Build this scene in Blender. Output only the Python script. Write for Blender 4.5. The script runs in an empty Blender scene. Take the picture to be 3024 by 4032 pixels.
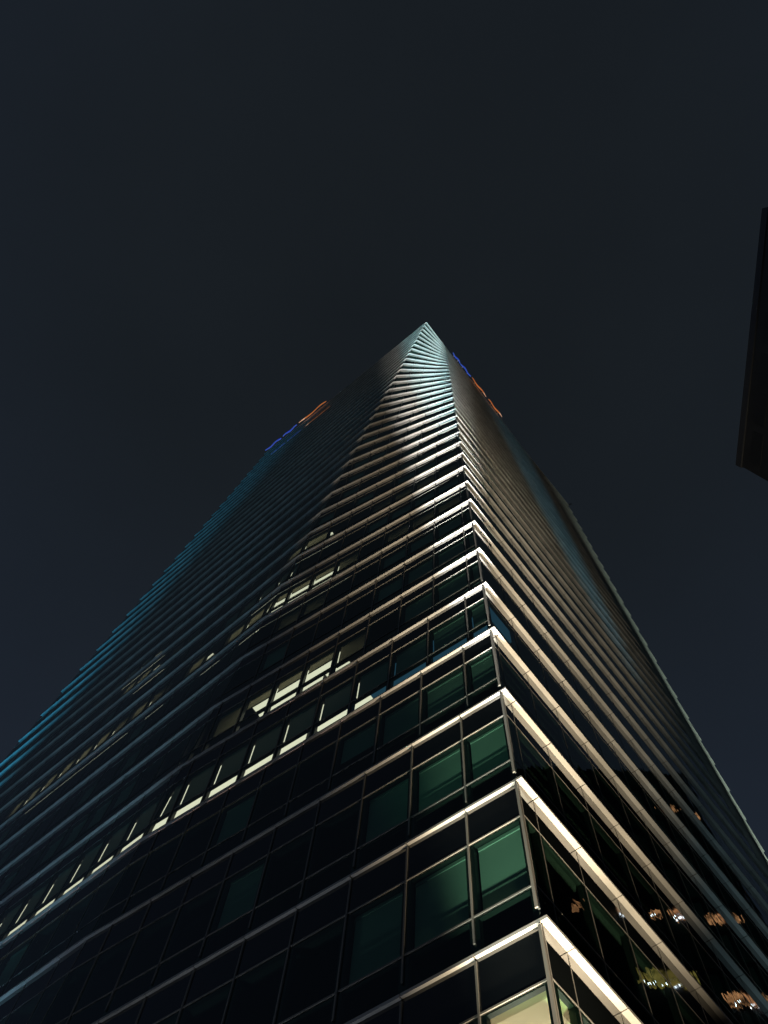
import bpy, bmesh, math, random
from mathutils import Vector, Matrix
random.seed(7)
sc = bpy.context.scene
COL = sc.collection

# ------------------------------------------------------------------ camera
EYE = 1.6                       # eye height above the pavement
cam_d = bpy.data.cameras.new("camera"); cam = bpy.data.objects.new("camera", cam_d); COL.objects.link(cam)
FPX, PW, PH = 3028.0, 3024.0, 4032.0
up = Vector((1705 - PW / 2, -(1147 - PH / 2), -FPX)).normalized()      # zenith seen in the camera's own axes
hy = Vector((0, 0, -1)); hy = (hy - up * hy.dot(up)).normalized()
hx = hy.cross(up)
CR = Matrix((hx, hy, up))       # camera axes -> world axes
cam.matrix_world = Matrix.Translation((0, 0, EYE)) @ CR.to_4x4()
cam_d.sensor_fit = 'VERTICAL'; cam_d.sensor_height = 24.0; cam_d.lens = FPX / PH * 24.0
cam_d.clip_start = 0.1; cam_d.clip_end = 5000
sc.camera = cam

# ------------------------------------------------------------------ world: night sky with city glow low down
w = bpy.data.worlds.new("World"); sc.world = w; w.use_nodes = True
nt = w.node_tree; nt.nodes.clear()
wo = nt.nodes.new("ShaderNodeOutputWorld"); bg = nt.nodes.new("ShaderNodeBackground")
tc = nt.nodes.new("ShaderNodeTexCoord"); sp = nt.nodes.new("ShaderNodeSeparateXYZ"); cr = nt.nodes.new("ShaderNodeValToRGB")
nt.links.new(tc.outputs["Generated"], sp.inputs[0]); nt.links.new(sp.outputs["Z"], cr.inputs[0])
nz = nt.nodes.new("ShaderNodeTexNoise"); nz.inputs["Scale"].default_value = 2.2; nz.inputs["Detail"].default_value = 5   # thin uneven cloud catching the city's light
nt.links.new(tc.outputs["Generated"], nz.inputs[0])
nr = nt.nodes.new("ShaderNodeMapRange"); nt.links.new(nz.outputs[0], nr.inputs[0]); nr.inputs[1].default_value = .3; nr.inputs[2].default_value = .7
nr.inputs[3].default_value = .90; nr.inputs[4].default_value = 1.10
mm = nt.nodes.new("ShaderNodeMix"); mm.data_type = 'RGBA'; mm.blend_type = 'MULTIPLY'; mm.inputs[0].default_value = 1
nt.links.new(cr.outputs[0], mm.inputs[6]); nt.links.new(nr.outputs[0], mm.inputs[7]); nt.links.new(mm.outputs[2], bg.inputs[0]); nt.links.new(bg.outputs[0], wo.inputs[0])
e = cr.color_ramp.elements
e[0].position = 0.0; e[0].color = (0.030, 0.038, 0.052, 1)
e[1].position = 1.0; e[1].color = (0.0086, 0.0114, 0.0145, 1)
for p, c in ((0.55, (0.0134, 0.0194, 0.0320)), (0.78, (0.0113, 0.0160, 0.0245)), (0.93, (0.0091, 0.0123, 0.0163))):
    k = e.new(p); k.color = (*c, 1)
bg.inputs[1].default_value = 1.0
sc.view_settings.view_transform = 'Standard'; sc.view_settings.look = 'None'
sc.view_settings.exposure = 0; sc.view_settings.gamma = 1
sc.cycles.transparent_max_bounces = 16; sc.cycles.max_bounces = 8

# ------------------------------------------------------------------ architectural floodlights standing on the ground round the tower, and added fill spots
def spot(name, loc, aim, power, color, size, blend=1.0, radius=0.15):
    d = bpy.data.lights.new(name, 'SPOT'); o = bpy.data.objects.new(name, d); COL.objects.link(o)
    d.energy = power; d.color = color; d.spot_size = math.radians(size); d.spot_blend = blend; d.shadow_soft_size = radius
    o.location = loc
    o.rotation_euler = (Vector(aim) - Vector(loc)).to_track_quat('-Z', 'Y').to_euler()
    return o
WARM = (1.0, 0.80, 0.52)
spot("flood_or_fill", (5.0, 8.0, .3), (6.3, 9.6, 16), 16000, (1.0, .80, .52), 44)
spot("flood_or_fill", (4.43, 8.57, .3), (5.2, 11.0, 60), 24000, (1.0, .81, .56), 27)
spot("flood_or_fill", (3.6, 8.6, .3), (2.5, 10.3, 110), 320000, (1.0, .97, .89), 8.6)
spot("flood_or_fill", (2.9, 8.1, .3), (1.5, 8.2, 150), 520000, (.34, .86, .95), 5.4)
spot("flood_or_fill", (1.3, 8.1, .3), (3.9, 10.0, 17), 16000, (.97, 1.0, .80), 17)
spot("flood_or_fill", (-6.0, -7.0, 4.0), (3.3, 11.0, 19.0), 800, (.42, 1.0, .74), 13)  # added green fill for the corner blinds, not a fixture of the tower
spot("flood_or_fill", (-35.0, 48.5, .3), (-32.3, 50.4, 38), 68000, (.06, .58, 1.0), 26)
for t_ in (5.0, 16.0, 27.0):        # added cool wash along the left face, in place of city glow
    x_, y_ = -6.7 - .613 * t_ - .79 * 2.6, 22.3 + .79 * t_ - .613 * 2.6
    spot("flood_or_fill", (x_, y_, .3), (x_ + .79 * 1.5 - .6, y_ + .613 * 1.5 + .8, 60), 1900, (.40, .62, .95), 50)
    spot("flood_or_fill", (x_, y_, .3), (x_ + .79 * 1.0 + 2.5, y_ + .613 * 1.0 - 6.0, 120), 3600, (.26, .66, .88), 26)
spot("flood_or_fill", (-3.0, 14.8, .3), (-2.0, 16.6, 25), 800, (.80, .88, 1.0), 80)  # added cool fill to lift the low facet ledges
spot("flood_or_fill", (46.5, 42.0, .3), (44.7, 44.3, 34), 90000, (.78, 1.0, .82), 21)
spot("flood_or_fill", (22.0, 15.0, .3), (20.0, 20.0, 35), 2000, (.55, .86, .95), 62)  # added cool fill for soffits further along the right face
spot("flood_or_fill", (23.5, 18.3, .3), (20.0, 21.8, 100), 17000, (.05, .62, .95), 8)

# ------------------------------------------------------------------ materials
def new_mat(name):
    m = bpy.data.materials.new(name); m.use_nodes = True; m.node_tree.nodes.clear()
    return m, m.node_tree, m.node_tree.nodes.new("ShaderNodeOutputMaterial")
def principled(name, col, rough=.5, metal=0.0, ior=1.45, noise=0.0, nscale=3.0, bump=0.0, bscale=1.0, emit=None, estr=0):
    m, t, o = new_mat(name); b = t.nodes.new("ShaderNodeBsdfPrincipled"); t.links.new(b.outputs[0], o.inputs[0])
    b.inputs["Base Color"].default_value = (*col, 1); b.inputs["Roughness"].default_value = rough
    b.inputs["Metallic"].default_value = metal; b.inputs["IOR"].default_value = ior
    if emit: b.inputs["Emission Color"].default_value = (*emit, 1); b.inputs["Emission Strength"].default_value = estr
    if noise or bump:
        c = t.nodes.new("ShaderNodeTexCoord")
    if noise:
        n = t.nodes.new("ShaderNodeTexNoise"); n.inputs["Scale"].default_value = nscale; n.inputs["Detail"].default_value = 4
        t.links.new(c.outputs["Object"], n.inputs[0])
        r = t.nodes.new("ShaderNodeMapRange"); t.links.new(n.outputs[0], r.inputs[0])
        r.inputs[1].default_value = .3; r.inputs[2].default_value = .7
        r.inputs[3].default_value = 1 - noise; r.inputs[4].default_value = 1 + noise
        x = t.nodes.new("ShaderNodeMix"); x.data_type = 'RGBA'; x.blend_type = 'MULTIPLY'; x.inputs[0].default_value = 1
        x.inputs[6].default_value = (*col, 1); t.links.new(r.outputs[0], x.inputs[7]); t.links.new(x.outputs[2], b.inputs["Base Color"])
    if bump:
        n2 = t.nodes.new("ShaderNodeTexNoise"); n2.inputs["Scale"].default_value = bscale; n2.inputs["Detail"].default_value = 1
        t.links.new(c.outputs["Object"], n2.inputs[0])
        bp_ = t.nodes.new("ShaderNodeBump"); bp_.inputs["Strength"].default_value = 1; bp_.inputs["Distance"].default_value = bump
        t.links.new(n2.outputs[0], bp_.inputs["Height"]); t.links.new(bp_.outputs[0], b.inputs["Normal"])
    return m
def glass(name, tint, ior=1.6, bump=.004, bscale=.9):
    m, t, o = new_mat(name)
    tr = t.nodes.new("ShaderNodeBsdfTransparent"); tr.inputs[0].default_value = (*tint, 1)
    gl = t.nodes.new("ShaderNodeBsdfGlossy"); gl.inputs["Roughness"].default_value = 0.0; gl.inputs[0].default_value = (.93, 1, .97, 1)
    fr = t.nodes.new("ShaderNodeFresnel"); ge = t.nodes.new("ShaderNodeNewGeometry"); mr = t.nodes.new("ShaderNodeMapRange"); t.links.new(ge.outputs["Backfacing"], mr.inputs[0])
    mr.inputs[3].default_value = ior; mr.inputs[4].default_value = 1 / ior; t.links.new(mr.outputs[0], fr.inputs[0])   # a thin pane reflects alike from both sides
    mx = t.nodes.new("ShaderNodeMixShader")
    c = t.nodes.new("ShaderNodeTexCoord"); n = t.nodes.new("ShaderNodeTexNoise"); n.inputs["Scale"].default_value = bscale; n.inputs["Detail"].default_value = 2
    b = t.nodes.new("ShaderNodeBump"); b.inputs["Distance"].default_value = bump
    t.links.new(c.outputs["Object"], n.inputs[0]); t.links.new(n.outputs[0], b.inputs["Height"]); t.links.new(b.outputs[0], gl.inputs["Normal"])
    t.links.new(fr.outputs[0], mx.inputs[0]); t.links.new(tr.outputs[0], mx.inputs[1]); t.links.new(gl.outputs[0], mx.inputs[2])
    t.links.new(mx.outputs[0], o.inputs[0])
    return m
def emission(name, col, s):
    m, t, o = new_mat(name); em = t.nodes.new("ShaderNodeEmission"); em.inputs[0].default_value = (*col, 1); em.inputs[1].default_value = s
    t.links.new(em.outputs[0], o.inputs[0]); return m
def fabric(name, col, trans):
    m, t, o = new_mat(name); d = t.nodes.new("ShaderNodeBsdfDiffuse"); d.inputs[0].default_value = (*col, 1)
    tl = t.nodes.new("ShaderNodeBsdfTranslucent"); tl.inputs[0].default_value = (*col, 1)
    mx = t.nodes.new("ShaderNodeMixShader"); mx.inputs[0].default_value = trans
    t.links.new(d.outputs[0], mx.inputs[1]); t.links.new(tl.outputs[0], mx.inputs[2]); t.links.new(mx.outputs[0], o.inputs[0]); return m
M_LEDGE = principled("ledge aluminium", (.57, .56, .54), .45, noise=.20, nscale=.55)
M_GAP = principled("ledge joint recess", (.02, .02, .02), .8)
M_FIN = principled("mullion aluminium", (.28, .27, .25), .4)
M_STILE = principled("dark window stile", (.02, .021, .022), .5)
M_GLASS = glass("green tinted glass", (.50, .80, .67), bump=.0006, bscale=.7)
M_GLASSW = glass("uneven green tinted glass", (.50, .80, .67), bump=.007, bscale=.85)
M_SPAN = principled("spandrel glass", (.008, .010, .011), .03, ior=1.7, bump=.004, bscale=.9)
M_BLIND = fabric("roller blind fabric", (.50, .52, .50), .03)
M_BLIND2 = fabric("thin roller blind fabric", (.44, .40, .30), .6)
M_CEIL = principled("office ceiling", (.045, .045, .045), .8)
M_LIT = emission("lit office ceiling", (1.0, .66, .56), 1.65)
M_BLUE = emission("blue lit office ceiling", (.10, .24, .44), .24)
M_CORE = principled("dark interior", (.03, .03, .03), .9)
M_BEAM = principled("shaded room beam paint", (.48, .38, .24), .8)  # tan, with the beam's shading put into the colour
M_ROOM = principled("room ceiling paint", (.75, .66, .48), .8)

# ------------------------------------------------------------------ mesh helpers
class MB:
    def __init__(s): s.v = []; s.f = []; s.mi = []; s.mats = []
    def m(s, mat):
        if mat not in s.mats: s.mats.append(mat)
        return s.mats.index(mat)
    def face(s, pts, mat):
        b = len(s.v); s.v += [tuple(p) for p in pts]; s.f.append(tuple(range(b, b + len(pts)))); s.mi.append(s.m(mat))
    def hexa(s, a, b, mat):
        """a, b: bottom and top quads (4 points each, same order)"""
        s.face([a[3], a[2], a[1], a[0]], mat); s.face(b, mat)
        for i in range(4):
            j = (i + 1) % 4; s.face([a[i], a[j], b[j], b[i]], mat)
    def box(s, x0, x1, y0, y1, z0, z1, mat):
        a = [(x0, y0, z0), (x1, y0, z0), (x1, y1, z0), (x0, y1, z0)]; b = [(p[0], p[1], z1) for p in a]; s.hexa(a, b, mat)
    def build(s, name, parent=None, loc=None):
        me = bpy.data.meshes.new(name); me.from_pydata(s.v, [], s.f)
        for mt in s.mats: me.materials.append(mt)
        me.polygons.foreach_set("material_index", s.mi); me.update()
        o = bpy.data.objects.new(name, me); COL.objects.link(o)
        if parent: o.parent = parent
        if loc: o.location = loc
        return o
def empty(name, loc=(0, 0, 0)):
    o = bpy.data.objects.new(name, None); COL.objects.link(o); o.location = loc; return o
def tag(o, label=None, cat=None, group=None, kind=None):
    if label: o["label"] = label
    if cat: o["category"] = cat
    if group: o["group"] = group
    if kind: o["kind"] = kind
    return o

# ------------------------------------------------------------------ the tower's plan, floor by floor
H = 4.0
Z0 = 2.7474 * H + EYE           # height of ledge 0
TOP, LOW = 35, -2
V2 = lambda x, y: Vector((x, y))
def zl(n): return Z0 + n * H
def Cn(n):
    m = max(0, n - 8); return V2(4.27 + .015 * m, 9.72 - .008 * m)
def Pn(n): return V2(-4.57 + .1917 * (n - 11), 17.1 - .475 * (n - 11))
def Ld(n):
    t = min(1, max(0, (n - 13) / 22)); a = math.atan2(.79, -.613) * (1 - t) + math.atan2(.776, -.631) * t
    return V2(math.cos(a), math.sin(a))
def En(n): return Pn(n) + Ld(n) * 41.6
RD = V2(.7765, .6301)
def Qn(n): return Cn(n) + RD * 29
def Gn(n): return V2(36 + .273 * (35 - n), 34.6 + .382 * (35 - n))
def ring(n):
    E, P, C, Q, G = En(n), Pn(n), Cn(n), Qn(n), Gn(n)
    return [E, P, C, Q, G, E + (G - C)]
def ins_of(n): return [.115, .072 + min(.1, .005 * max(0, n)), .148, .20, .2, .2]      # ledge depth on faces E-P, P-C, C-Q, Q-G, G-B, B-E
def inset(pts, ins):
    n = len(pts); out = []
    for i in range(n):
        a, b, c = pts[i - 1], pts[i], pts[(i + 1) % n]
        d0 = (b - a).normalized(); d1 = (c - b).normalized()
        n0 = V2(-d0.y, d0.x); n1 = V2(-d1.y, d1.x)          # ring runs counter-clockwise: inward is to the left
        p0 = a + n0 * ins[i - 1]; p1 = b + n1 * ins[i]
        den = d0.x * d1.y - d0.y * d1.x
        if abs(den) < .12: out.append(b + (n0 + n1).normalized() * (.5 * (ins[i - 1] + ins[i]))); continue
        t = ((p1.x - p0.x) * d1.y - (p1.y - p0.y) * d1.x) / den
        out.append(p0 + d0 * t)
    return out
def s_facet(n):
    if n <= 1: return 1.40
    if n <= 5: return 1.37 - .26 * (n - 2)
    if n <= 12: return .60 - .05 * (n - 5)
    return [1.75, 1.62, 1.5, 1.3, 1.1, .94][min(5, n - 13)] if n <= 18 else (.94 - .12 * (n - 18)) % 1.62
def s_right(n): return (.74 - .17 * n) % 1.62
MOD = 1.64
def joints(face, n, L):
    """distances of panel joints along a face of ledge n; measured from P, C, C, Q"""
    if face == 'L':
        s = (.33 + .487 * (n - 3.5)) % MOD
    elif face == 'F': s = s_facet(n)
    elif face == 'R': s = s_right(n)
    else: s = .8
    out = []
    while s < L - .25:
        if s > .2: out.append(s)
        s += MOD
    return out
FACES = {'L': (1, 0, 0), 'F': (2, 1, 1), 'R': (2, 3, 2), 'G': (3, 4, 3)}      # start corner, end corner, inset index
RINGS = {n: ring(n) for n in range(LOW - 1, TOP + 3)}
INNER = {n: inset(RINGS[n], ins_of(n)) for n in RINGS}
def p3(p, z): return Vector((p.x, p.y, z))

tower = tag(empty("office_tower", (8, 22, 0)), "dark glass office tower banded by thin pale floodlit ledges, rising to a sharp point", "tower")
OFF = Vector((-8, -22, 0))
def shift(mb):
    mb.v = [(v[0] - 8, v[1] - 22, v[2]) for v in mb.v]; return mb
def tpart(mb, name, parent=tower): return shift(mb).build(name, parent)

# ledges: soffit panels with open joints, a slim fascia and a sloping top
def add_panel(mb, o1, o2, i1, i2, z, th=.07, slope=.05):
    a = [p3(o1, z), p3(o2, z), p3(i2, z), p3(i1, z)]
    b = [p3(o1, z + th), p3(o2, z + th), p3(i2, z + th + slope), p3(i1, z + th + slope)]
    mb.hexa(a, b, M_LEDGE)
GAP = .013
for n in range(LOW, TOP + 1):
    O, I, z = RINGS[n], INNER[n], zl(n)
    mb = MB()
    for fk, (a, b, ii) in FACES.items():
        oa, ob, ia, ib = O[a], O[b], I[a], I[b]
        L = (ib - ia).length; d = (ib - ia).normalized(); nr = None
        js = joints(fk, n, L)
        ts = [None] + js + [None]
        outd = V2(d.y, -d.x)
        if outd.dot(oa - ia) < 0: outd = -outd
        w_ = ins_of(n)[ii]
        for k in range(len(ts) - 1):
            t0, t1 = ts[k], ts[k + 1]
            o1 = oa if t0 is None else ia + d * (t0 + GAP) + outd * w_
            i1 = ia if t0 is None else ia + d * (t0 + GAP)
            o2 = ob if t1 is None else ia + d * (t1 - GAP) + outd * w_
            i2 = ib if t1 is None else ia + d * (t1 - GAP)
            add_panel(mb, o1, o2, i1, i2, z)
        mb.face([p3(ia, z + .03), p3(ib, z + .03), p3(ib + outd * (w_ - .03), z + .03), p3(ia + outd * (w_ - .03), z + .03)], M_GAP)
    for a, b in ((4, 5), (5, 0)):
        add_panel(mb, O[a], O[b], I[a], I[b], z)
    tpart(mb, "ledge")
# roof slab and parapet above the last ledge
mb = MB(); I = INNER[TOP]
mb.face([p3(p, zl(TOP) + .3) for p in I], M_CORE)
tpart(mb, "roof")
mb = MB(); q_ = Gn(TOP); dv = V2(.78, -.63)                  # small davit arm on the far roof corner
for a_, b_, z0_, z1_ in ((-1.0, .55, .25, .36), (.42, .55, -.1, .25)):
    p0_, p1_ = q_ + dv * a_, q_ + dv * b_; s_ = V2(.63, .78) * .09
    mb.hexa([p3(p0_ - s_, zl(TOP) + z0_), p3(p1_ - s_, zl(TOP) + z0_), p3(p1_ + s_, zl(TOP) + z0_), p3(p0_ + s_, zl(TOP) + z0_)],
            [p3(p0_ - s_, zl(TOP) + z1_), p3(p1_ - s_, zl(TOP) + z1_), p3(p1_ + s_, zl(TOP) + z1_), p3(p0_ + s_, zl(TOP) + z1_)], M_CORE)
tpart(mb, "davit")

# ceilings (they also keep one storey's light out of the next)
VT, VB, VS = .72, .21, .01     # share of the storey: head of the window, sill transom, foot
def lerp(a, b, t): return a + (b - a) * t
for k in range(LOW, TOP):
    pts = [lerp(INNER[k][i], INNER[k + 1][i], VT) for i in range(6)]
    pts = inset(pts, [.05] * 6); z = zl(k) + .13 + VT * (H - .134) + .012
    if k == -1:     # the lit corner room has its own ceiling
        mb = MB(); mb.face([p3(p, z + .5) for p in pts], M_CEIL); tpart(mb, "ceiling"); continue
    mb = MB(); mb.face([p3(p, z) for p in pts], M_CEIL); tpart(mb, "ceiling")
mb = MB()
for k in range(LOW, TOP):       # the concrete core, well behind the windows
    pass
core = inset(RINGS[TOP], [9] * 6); mb.hexa([p3(core[i], .02) for i in (0, 1, 2, 4)], [p3(core[i], zl(TOP) - .5) for i in (0, 1, 2, 4)], M_CORE)
tpart(mb, "core")

# ------------------------------------------------------------------ windows
def zone_panes(fk, k):
    """panes of the storey between ledge k and ledge k+1: list of (t0, t1) top and (t0, t1) bottom"""
    a, b, ii = FACES[fk]
    top = INNER[k + 1]; bot = INNER[k]
    Lt = (top[b] - top[a]).length; Lb = (bot[b] - bot[a]).length
    js = joints(fk, k + 1, Lt)
    sh = -.487 if fk == 'L' else 0.0
    jb = [max(0.0, j + sh) if fk == 'L' else j for j in js]
    T = [0.0] + js + [Lt]; B = [0.0] + jb + [Lb]
    return [(T[i], T[i + 1], B[i], B[i + 1]) for i in range(len(T) - 1)]
def lit_state(fk, k, t0, t1):
    """what is switched on behind a pane; t measured from the corner (facet) or the fold (left face)"""
    m = .5 * (t0 + t1)
    if fk == 'F':
        if k == 3: return 'lit' if m > 5.5 else 'blue'
        if k == 4 and 6.9 < m < 11.9: return 'lit_high'
        if k == 4 and (5.3 < m < 6.9 or 11.9 < m < 13.6): return 'glow'
        if k == 7 and (9.3 < m < 12.9): return 'lit_high'
        if k == 7 and 12.9 < m: return 'lit'
        if k == 7 and m < 4.7: return 'glow'
        if k == 9 and 2.7 < m < 5.8: return 'glow'
        if k == 9 and m > 10.6: return 'lit'
        if k == 8 and m > 12.4: return 'lit'
        if k == 6 and 8.0 < m < 11.5: return 'glow'
        if k == -1 and m < 1.6: return 'room'
    if fk == 'L':
        if k == 3: return 'lit'
        if k == 7: return 'lit' if (m < 4.3 or 5.6 < m < 8.2 or 11 < m < 12.8 or 14.8 < m < 24) else 'off'
        if k == 8 and m < 5: return 'lit'
        if k == 9 and (m < 2 or 15 < m < 17.5): return 'lit'
        if k == 10 and 17 < m < 22: return 'lit'
    if fk == 'R' and k == -1 and m < 1.6: return 'room'
    return 'off'
def window_parts(fk, k, q, rnd):
    """four MBs (glass, frame, blind, ceiling light) of one pane in world coordinates"""
    a, b, ii = FACES[fk]
    top, bot = INNER[k + 1], INNER[k]
    zt, zb = zl(k + 1) - .004, zl(k) + .13
    da = (top[b] - top[a]).normalized(); db = (bot[b] - bot[a]).normalized()
    T0, T1 = p3(top[a] + da * q[0], zt), p3(top[a] + da * q[1], zt)
    B0, B1 = p3(bot[a] + db * q[2], zb), p3(bot[a] + db * q[3], zb)
    nrm = (B1 - B0).cross(T0 - B0).normalized()
    ctr = (top[a] + top[b]) * .5; mid = (RINGS[k][0] + RINGS[k][2] + RINGS[k][4]) / 3
    if nrm.xy.dot(ctr - mid) < 0: nrm = -nrm
    wt, wb = max(q[1] - q[0], .01), max(q[3] - q[2], .01)
    def P(u, v, d=0.0): return (B0.lerp(B1, u)).lerp(T0.lerp(T1, u), v) + nrm * d
    st = lit_state(fk, k, q[0], q[1])
    g = MB()
    def outward(pts):               # glass faces look outwards, whichever way the pane's own axes run
        n_ = (pts[1] - pts[0]).cross(pts[2] - pts[0]); return pts if n_.dot(nrm) > 0 else pts[::-1]
    g.face(outward([P(0, VS), P(1, VS), P(1, VB), P(0, VB)]), M_GLASSW if fk in "RG" else M_GLASS)
    g.face(outward([P(0, VB), P(1, VB), P(1, VT), P(0, VT)]), M_GLASSW if fk in "RG" else M_GLASS)
    g.face(outward([P(0, VT), P(1, VT), P(1, 1), P(0, 1)]), M_SPAN)
    fr = MB()
    wid = max(wt, wb)
    def bar(u0, u1, v0, v1, d0, d1, mat):
        fr.hexa([P(u0, v0, d1), P(u1, v0, d1), P(u1, v0, d0), P(u0, v0, d0)], [P(u0, v1, d1), P(u1, v1, d1), P(u1, v1, d0), P(u0, v1, d0)], mat)
    fw = (.020 if fk == 'F' else .012) / wid
    bar(-fw, fw, .05, .985, .004, .036 if fk == 'F' else (.014 if fk == 'L' else .007), M_FIN)  # outer fin at the pane's start
    if q[0] == 0.0 and fk == 'F':
        bar(-.01 / wid, .05 / wid, .05, .985, .05, .085, M_FIN)      # heavier fin on the corner itself
    for v, t in ((VT, .010), (VB, .010)):
        bar(fw, 1 - fw, v - t * .5, v + t * .5, .003, .022 if fk == 'F' else (.012 if fk == 'L' else .006), M_FIN)
        bar(0, 1, v - .012, v + .012, -.12, -.02, M_STILE)
    sw = min(.11 / wid, .3)
    bar(0, sw, VS, VT, -.14, -.02, M_STILE); bar(1 - sw, 1, VS, VT, -.14, -.02, M_STILE)
    bl = MB(); ce = MB()
    if wid > .45:
        lo = VB + .01 + (rnd.choice([0, 0, 0, 0, .06, .16]))
        if st == 'lit_high': lo = VB + .30
        if st in ('lit', 'blue'): lo = VB + .035
        if st == 'glow': lo = VB + .02
        if k == 1 or (k == 0 and fk == 'F'): lo = VB + .01
        if fk == 'L' and k == 3: lo = VB + .065
        if fk == 'L' and k >= 7 and rnd.random() < .6: lo = VS + .02
        u0 = sw + .02 / wid; u1 = 1 - sw - .03 / wid
        if st != 'room' and not (fk in 'RG' and k < 8) and not (st == 'off' and not (fk == 'F' and q[1] < 5.5 and k >= 0) and rnd.random() < .62):
            bl.face([P(u0, lo, -.16), P(u1, lo, -.16), P(u1, VT - .035, -.16), P(u0, VT - .035, -.16)], M_BLIND2 if st in ('lit_high', 'glow') or k in (7, 9) else M_BLIND)
            bar_ = [(lo - .012, lo + .004)]
            for v0, v1 in bar_:
                bl.hexa([P(u0, v0, -.15), P(u1, v0, -.15), P(u1, v0, -.175), P(u0, v0, -.175)], [P(u0, v1, -.15), P(u1, v1, -.15), P(u1, v1, -.175), P(u0, v1, -.175)], M_STILE)
            bl.hexa([P(u0, VT - .035, -.14), P(u1, VT - .035, -.14), P(u1, VT - .035, -.25), P(u0, VT - .035, -.25)], [P(u0, VT - .01, -.14), P(u1, VT - .01, -.14), P(u1, VT - .01, -.25), P(u0, VT - .01, -.25)], M_BLIND)
    if st in ('lit', 'lit_high', 'blue', 'glow'):
        mt = M_BLUE if st == 'blue' else M_LIT
        d0, d1 = (-.34, -3.4) if st != 'glow' else (-2.4, -3.6)
        if st == 'blue': d0, d1 = -.4, -2.0
        v = VT - .006
        z = P(.5, v).z
        pts = [P(0, v, d0), P(1, v, d0), P(1, v, d1), P(0, v, d1)]
        for p in pts: p.z = z
        ce.face(pts, mt)
    return g, fr, bl, ce, [P(0, VS), P(1, VS), P(1, 1), P(0, 1)]
CRI = CR.transposed()
def pix(p):
    v = CRI @ (Vector(p) - Vector((0, 0, EYE)))
    if v.z > -.1: return None
    return Vector((PW / 2 + FPX * v.x / -v.z, PH / 2 - FPX * v.y / -v.z))
allw = []
for k in range(LOW, TOP):
    for fk in 'FLRG':
        for q in zone_panes(fk, k):
            rnd = random.Random(k * 1000 + int(q[0] * 37) + ord(fk))
            g, fr, bl, ce, quad = window_parts(fk, k, q, rnd)
            pp = [pix(x) for x in quad]
            area = 0
            if all(p is not None for p in pp):
                cx_ = sum(p.x for p in pp) / 4; cy_ = sum(p.y for p in pp) / 4
                if -60 < cx_ < PW + 60 and cy_ < PH + 80:
                    area = abs(sum(pp[i].x * pp[(i + 1) % 4].y - pp[(i + 1) % 4].x * pp[i].y for i in range(4))) / 2
            allw.append((area, fk, k, q, g, fr, bl, ce))
allw.sort(key=lambda t: -t[0])
rest = MB()
def merge(dst, src):
    b = len(dst.v); dst.v += src.v
    for f, mi in zip(src.f, src.mi): dst.f.append(tuple(i + b for i in f)); dst.mi.append(dst.m(src.mats[mi]))
for i, (area, fk, k, q, g, fr, bl, ce) in enumerate(allw):
    if i < 100 and area > 0:
        wobj = tpart(g, "window")
        tpart(fr, "frame", wobj)
        if bl.v: tpart(bl, "blind", wobj)
        if ce.v: tpart(ce, "ceiling_light", wobj)
    else:
        for s in (g, fr, bl, ce): merge(rest, s)
# the two hidden faces are plain curtain wall
for k in range(LOW, TOP):
    for a, b in ((4, 5), (5, 0)):
        rest.face([p3(INNER[k][a], zl(k) + .2), p3(INNER[k][b], zl(k) + .2), p3(INNER[k + 1][b], zl(k + 1)), p3(INNER[k + 1][a], zl(k + 1))], M_SPAN)
tag(tpart(rest, "smaller_window"), kind="stuff")
# plinth storey under the lowest ledge
mb = MB(); I = INNER[LOW]; m_ = len(I)
for i in range(m_):
    mb.face([p3(I[i], 0.02), p3(I[(i + 1) % m_], 0.02), p3(I[(i + 1) % m_], zl(LOW)), p3(I[i], zl(LOW))], M_SPAN)
tpart(mb, "plinth")

# the lit corner room under ledge 0: a beam along the glass and a higher ceiling behind it
k = -1
Iz = [lerp(INNER[-1][i], INNER[0][i], VT) for i in range(6)]
zc = zl(-1) + .13 + VT * (H - .134)
Cc = Iz[2]; fd = (Iz[1] - Iz[2]).normalized(); rd = (Iz[3] - Iz[2]).normalized()
def cz(a, b, z): return p3(Cc + fd * a + rd * b, z)
mb = MB()
RW, RL = 3.0, 5.0
BW, BH = .30, .22
mb.face([cz(.04, .04, zc), cz(RW, .04, zc), cz(RW, BW, zc), cz(.04, BW, zc)], M_BEAM)
mb.face([cz(.04, BW, zc), cz(BW, BW, zc), cz(BW, RL, zc), cz(.04, RL, zc)], M_BEAM)
mb.face([cz(BW, BW, zc), cz(RW, BW, zc), cz(RW, BW, zc + BH), cz(BW, BW, zc + BH)], M_BEAM)
mb.face([cz(BW, BW, zc), cz(BW, RL, zc), cz(BW, RL, zc + BH), cz(BW, BW, zc + BH)], M_BEAM)
mb.face([cz(BW, BW, zc + BH), cz(RW, BW, zc + BH), cz(RW, RL, zc + BH), cz(BW, RL, zc + BH)], M_ROOM)
mb.face([cz(RW, .2, zc - 3), cz(RW, RL, zc - 3), cz(RW, RL, zc + .4), cz(RW, .2, zc + .4)], M_ROOM)
mb.face([cz(.2, RL, zc - 3), cz(RW, RL, zc - 3), cz(RW, RL, zc + .4), cz(.2, RL, zc + .4)], M_ROOM)
mb.face([cz(.04, .04, zl(-1) + .16), cz(RW, .04, zl(-1) + .16), cz(RW, RL, zl(-1) + .16), cz(.04, RL, zl(-1) + .16)], M_CEIL)
room = tpart(mb, "corner_room_ceiling")
rl = bpy.data.lights.new("room_lamp", 'AREA'); ro = bpy.data.objects.new("room_lamp", rl); COL.objects.link(ro)
rl.size = .8; rl.energy = 140; rl.color = (1.0, .62, .56)
ro.location = cz(1.7, 2.2, zl(-1) + .9); ro.rotation_euler = (math.pi, 0, 0)

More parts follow.
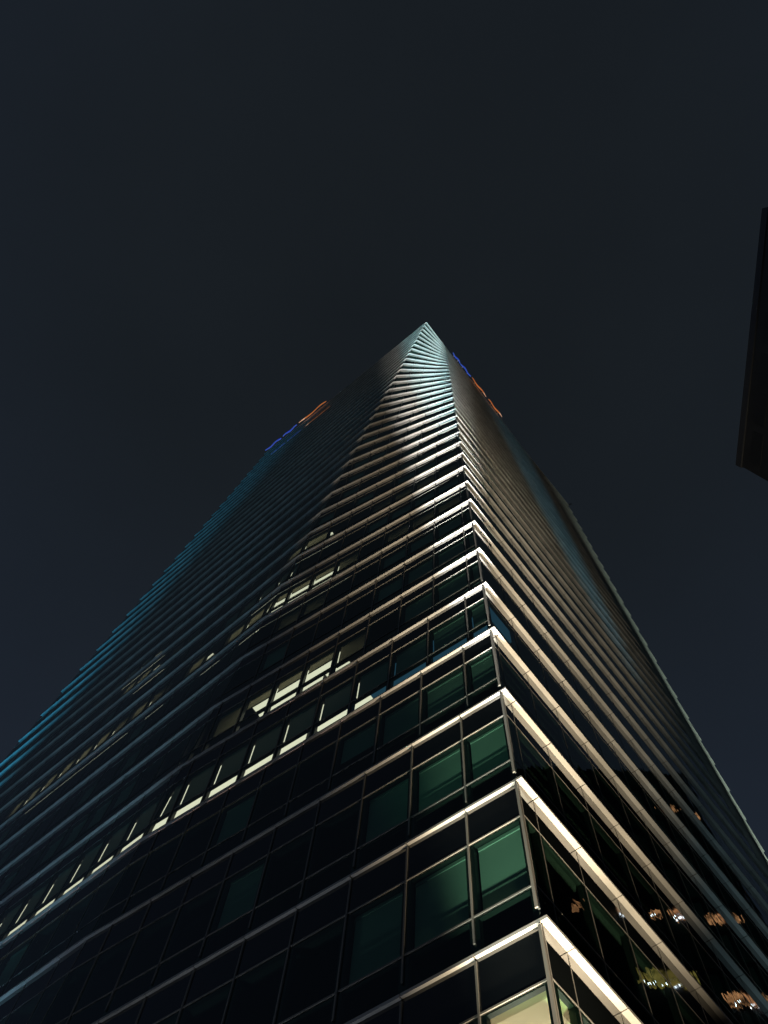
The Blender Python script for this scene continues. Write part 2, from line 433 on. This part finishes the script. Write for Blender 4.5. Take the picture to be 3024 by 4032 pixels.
# ------------------------------------------------------------------ roof-edge signs: lit channel letters in blue and orange
M_SBLUE = emission("blue neon", (.02, .05, .9), .28); M_SBLUE2 = emission("pale blue neon", (.10, .22, 1.0), .5)
M_SOR = emission("orange neon", (1.0, .30, .08), .42); M_SORW = emission("pale orange neon", (1.0, .55, .34), .75); M_SWH = emission("white lamp", (.8, .85, .85), .8)
M_SIDE = principled("letter return", (.03, .05, .16), .4); M_SIDEO = principled("orange letter return", (.25, .07, .02), .4)
def sign(name, label, base, d, outd, z, glyphs):
    root = tag(empty(name, (base.x, base.y, z)), label, "sign", "lit signs on the tower's roof edge")
    for kind, t0, t1, zb, ht in glyphs:
        side = M_SIDE if kind == 'blue' else M_SIDEO
        mb = MB(); N = 14
        for j in range(N):                                   # a swelling stroke: thin ends, wavy foot, thick middle
            def sec(i):
                u = i / N; t = lerp(t0, t1, u); e_ = math.sin(math.pi * u) ** .6 if 0 < u < 1 else .05
                o_ = .42 + (.08 * math.sin(u * 9 + t0))
                lo = zb + .25 * math.sin(u * 7 + t0); hi = lo + ht * (.25 + .75 * e_)
                th = .05 + .10 * e_
                x = d * t
                a = x + outd * (o_ + th * .5); b = x + outd * (o_ - th * .5)
                return [Vector((a.x, a.y, lo)), Vector((b.x, b.y, lo)), Vector((b.x, b.y, hi)), Vector((a.x, a.y, hi))]
            A, B = sec(j), sec(j + 1)
            em = M_SBLUE if kind == 'blue' else (M_SORW if j > N - 4 else M_SOR)
            mb.face([A[0], B[0], B[3], A[3]], em)
            if kind == 'blue':                               # a pale neon tube along the foot of the letter
                for q0, q1 in ((A[0], B[0]), (A[1], B[1])):
                    dz = Vector((0, 0, -.07)); w3 = Vector((*(outd * .035), 0))
                    mb.face([q0 + dz - w3, q1 + dz - w3, q1 + dz + w3, q0 + dz + w3], M_SBLUE2); mb.face([A[1], A[2], B[2], B[1]], side)
            mb.face([A[0], A[1], B[1], B[0]], em); mb.face([A[3], B[3], B[2], A[2]], side)
            if j == 0: mb.face(A, side)
            if j == N - 1: mb.face(B, side)
        o = mb.build("letter", root)
        o["label"] = "blue lit letter" if kind == 'blue' else "orange lit letter"
        br = MB()
        for t in (lerp(t0, t1, .25), lerp(t0, t1, .75)):
            x = d * t; y = x + outd * .4; s2 = d * .06
            br.hexa([Vector((*(x - s2), zb + .3)), Vector((*(x + s2), zb + .3)), Vector((*(y + s2), zb + .3)), Vector((*(y - s2), zb + .3))],
                    [Vector((*(x - s2), zb + .42)), Vector((*(x + s2), zb + .42)), Vector((*(y + s2), zb + .42)), Vector((*(y - s2), zb + .42))], M_FIN)
        br.build("bracket", o)
    return root
Pt = Pn(TOP); ldt = Ld(TOP); outL = V2(-ldt.y, ldt.x); outL = outL if outL.dot(Pt - V2(8, 22)) > 0 else -outL
sign("roof_sign", "blue and orange lit sign on the left edge of the tower top", Pt, ldt, outL, zl(TOP) - 2.0,
     [('orange', 24.4, 31.4, 0, 2.6), ('blue', 32.0, 35.7, 0, 2.4), ('blue', 36.1, 40.2, 0, 2.4)])
Ct = Cn(TOP); outR = V2(RD.y, -RD.x)
sign("roof_sign", "blue and orange lit sign on the right edge of the tower top", Ct, RD, outR, zl(TOP) - 2.0,
     [('blue', 1.6, 4.0, 0, 2.4), ('blue', 4.1, 7.2, 0, 2.4), ('orange', 7.6, 12.2, 0, 2.2), ('orange', 12.8, 17.2, 0, 2.2)])

# ------------------------------------------------------------------ dark neighbour whose roof corner enters the frame on the right
M_DARK = principled("unlit dark cladding", (.012, .012, .011), .6); M_CONC = principled("unlit concrete", (.17, .168, .16), .8, noise=.15, nscale=.3); M_DARK2 = principled("unlit parapet", (.22, .22, .23), .8)
M_DGL = principled("unlit window glass", (.13, .13, .125), .6)
hz = 70.0
A = V2(.431, .129) * hz; B = V2(.359, -.173) * hz
nb = tag(empty("neighbour_building", (A.x, A.y, 0)), "black unlit building whose flat roof edge enters at the right of the frame", "building")
dab = (B - A); Lab = dab.length; dab.normalize(); back = V2(-dab.y, dab.x); back = back if back.x > 0 else -back
def nbp(s, b, z): q = dab * s + back * b; return Vector((q.x, q.y, z))
def nbox(mb, s0, s1, b0, b1, z0, z1, mat):
    mb.hexa([nbp(s0, b0, z0), nbp(s1, b0, z0), nbp(s1, b1, z0), nbp(s0, b1, z0)], [nbp(s0, b0, z1), nbp(s1, b0, z1), nbp(s1, b1, z1), nbp(s0, b1, z1)], mat)
ztop = hz + EYE
mb = MB(); nbox(mb, .1, Lab - .1, .12, 26, 0, ztop - 1.2, M_CONC); mb.build("wall", nb)
mb = MB(); nbox(mb, 0, Lab, 0, 26.2, ztop - 1.2, ztop, M_DARK2); mb.build("parapet", nb)
for j in range(17):
    z = ztop - 5 - j * 4
    if z < 3: break
    mb = MB()
    for i in range(7): nbox(mb, 1.0 + i * 3.3, 3.6 + i * 3.3, .06, .12, z, z + 2.2, M_DGL)
    mb.build("window", nb)

# ------------------------------------------------------------------ office block down the street, seen mirrored in the tower's right face
ob = tag(empty("office_block", (72, 31, 0)), "dark office block with a few orange lit rooms, mirrored in the right face's glass", "building")
mb = MB(); mb.box(0, 26, -19, 21, 0, 116 + EYE, M_DARK); mb.build("wall", ob)
def room_glow(name, c0, c1, s):
    m, t, o = new_mat(name); em = t.nodes.new("ShaderNodeEmission"); tcn = t.nodes.new("ShaderNodeTexCoord")
    n = t.nodes.new("ShaderNodeTexNoise"); n.inputs["Scale"].default_value = 1.1; n.inputs["Detail"].default_value = 3
    r = t.nodes.new("ShaderNodeValToRGB"); r.color_ramp.elements[0].position = .38; r.color_ramp.elements[1].position = .64
    r.color_ramp.elements[0].color = (*c0, 1); r.color_ramp.elements[1].color = (*c1, 1)
    t.links.new(tcn.outputs["Object"], n.inputs[0]); t.links.new(n.outputs[0], r.inputs[0]); t.links.new(r.outputs[0], em.inputs[0])
    em.inputs[1].default_value = s; t.links.new(em.outputs[0], o.inputs[0]); return m
M_W1 = room_glow("orange lit room", (.06, .03, .015), (1.0, .46, .20), .95); M_W2 = room_glow("olive lit room", (.10, .09, .02), (.42, .33, .08), 1.0); M_W3 = room_glow("pale lit room", (.3, .16, .08), (1.0, .66, .42), .9)
M_LAMP = emission("room lamps", (.75, .9, 1.0), 9.0)
for y0, y1, z0, z1, mt, nl in ((2.3, 9.6, 73, 75.4, M_W2, 5), (12.0, 19.4, 71, 72.8, M_W1, 5), (-3.2, -1.6, 84, 86, M_W1, 0), (2.2, 4.0, 83.5, 85.2, M_W3, 2),
                               (6.8, 8.4, 83.6, 85, M_W1, 1), (9.2, 12.2, 83.4, 85.2, M_W1, 4), (13.8, 18.4, 83, 84.6, M_W1, 0), (14.0, 16.6, 105, 107, M_W1, 0), (19.0, 20.2, 104, 105.6, M_W1, 0)):
    mb = MB(); n_ = max(1, int((y1 - y0) / 1.6)); st_ = (y1 - y0) / n_
    for i in range(n_): mb.box(-.06, 0, y0 + i * st_ + .15, y0 + (i + 1) * st_ - .15, z0 + EYE + random.uniform(0, .5), z1 + EYE, mt)
    wv = mb.build("window", ob)
    if nl:
        mb = MB()
        for i in range(nl):
            y = lerp(y0 + .4, y1 - .4, (i + .5) / nl) + random.uniform(-.35, .35); zz = z0 + EYE + random.uniform(.1, .7)
            mb.box(-.25, -.08, y - .11, y + .11, zz, zz + .2, M_LAMP)
        mb.build("ceiling_lamps", wv)

# ------------------------------------------------------------------ ground
g = MB(); S = 900
g.face([(-S, -S, 0), (S, -S, 0), (S, S, 0), (-S, S, 0)], principled("stone paving", (.10, .10, .10), .7, noise=.15, nscale=.5))
tag(g.build("pavement"), kind="structure")
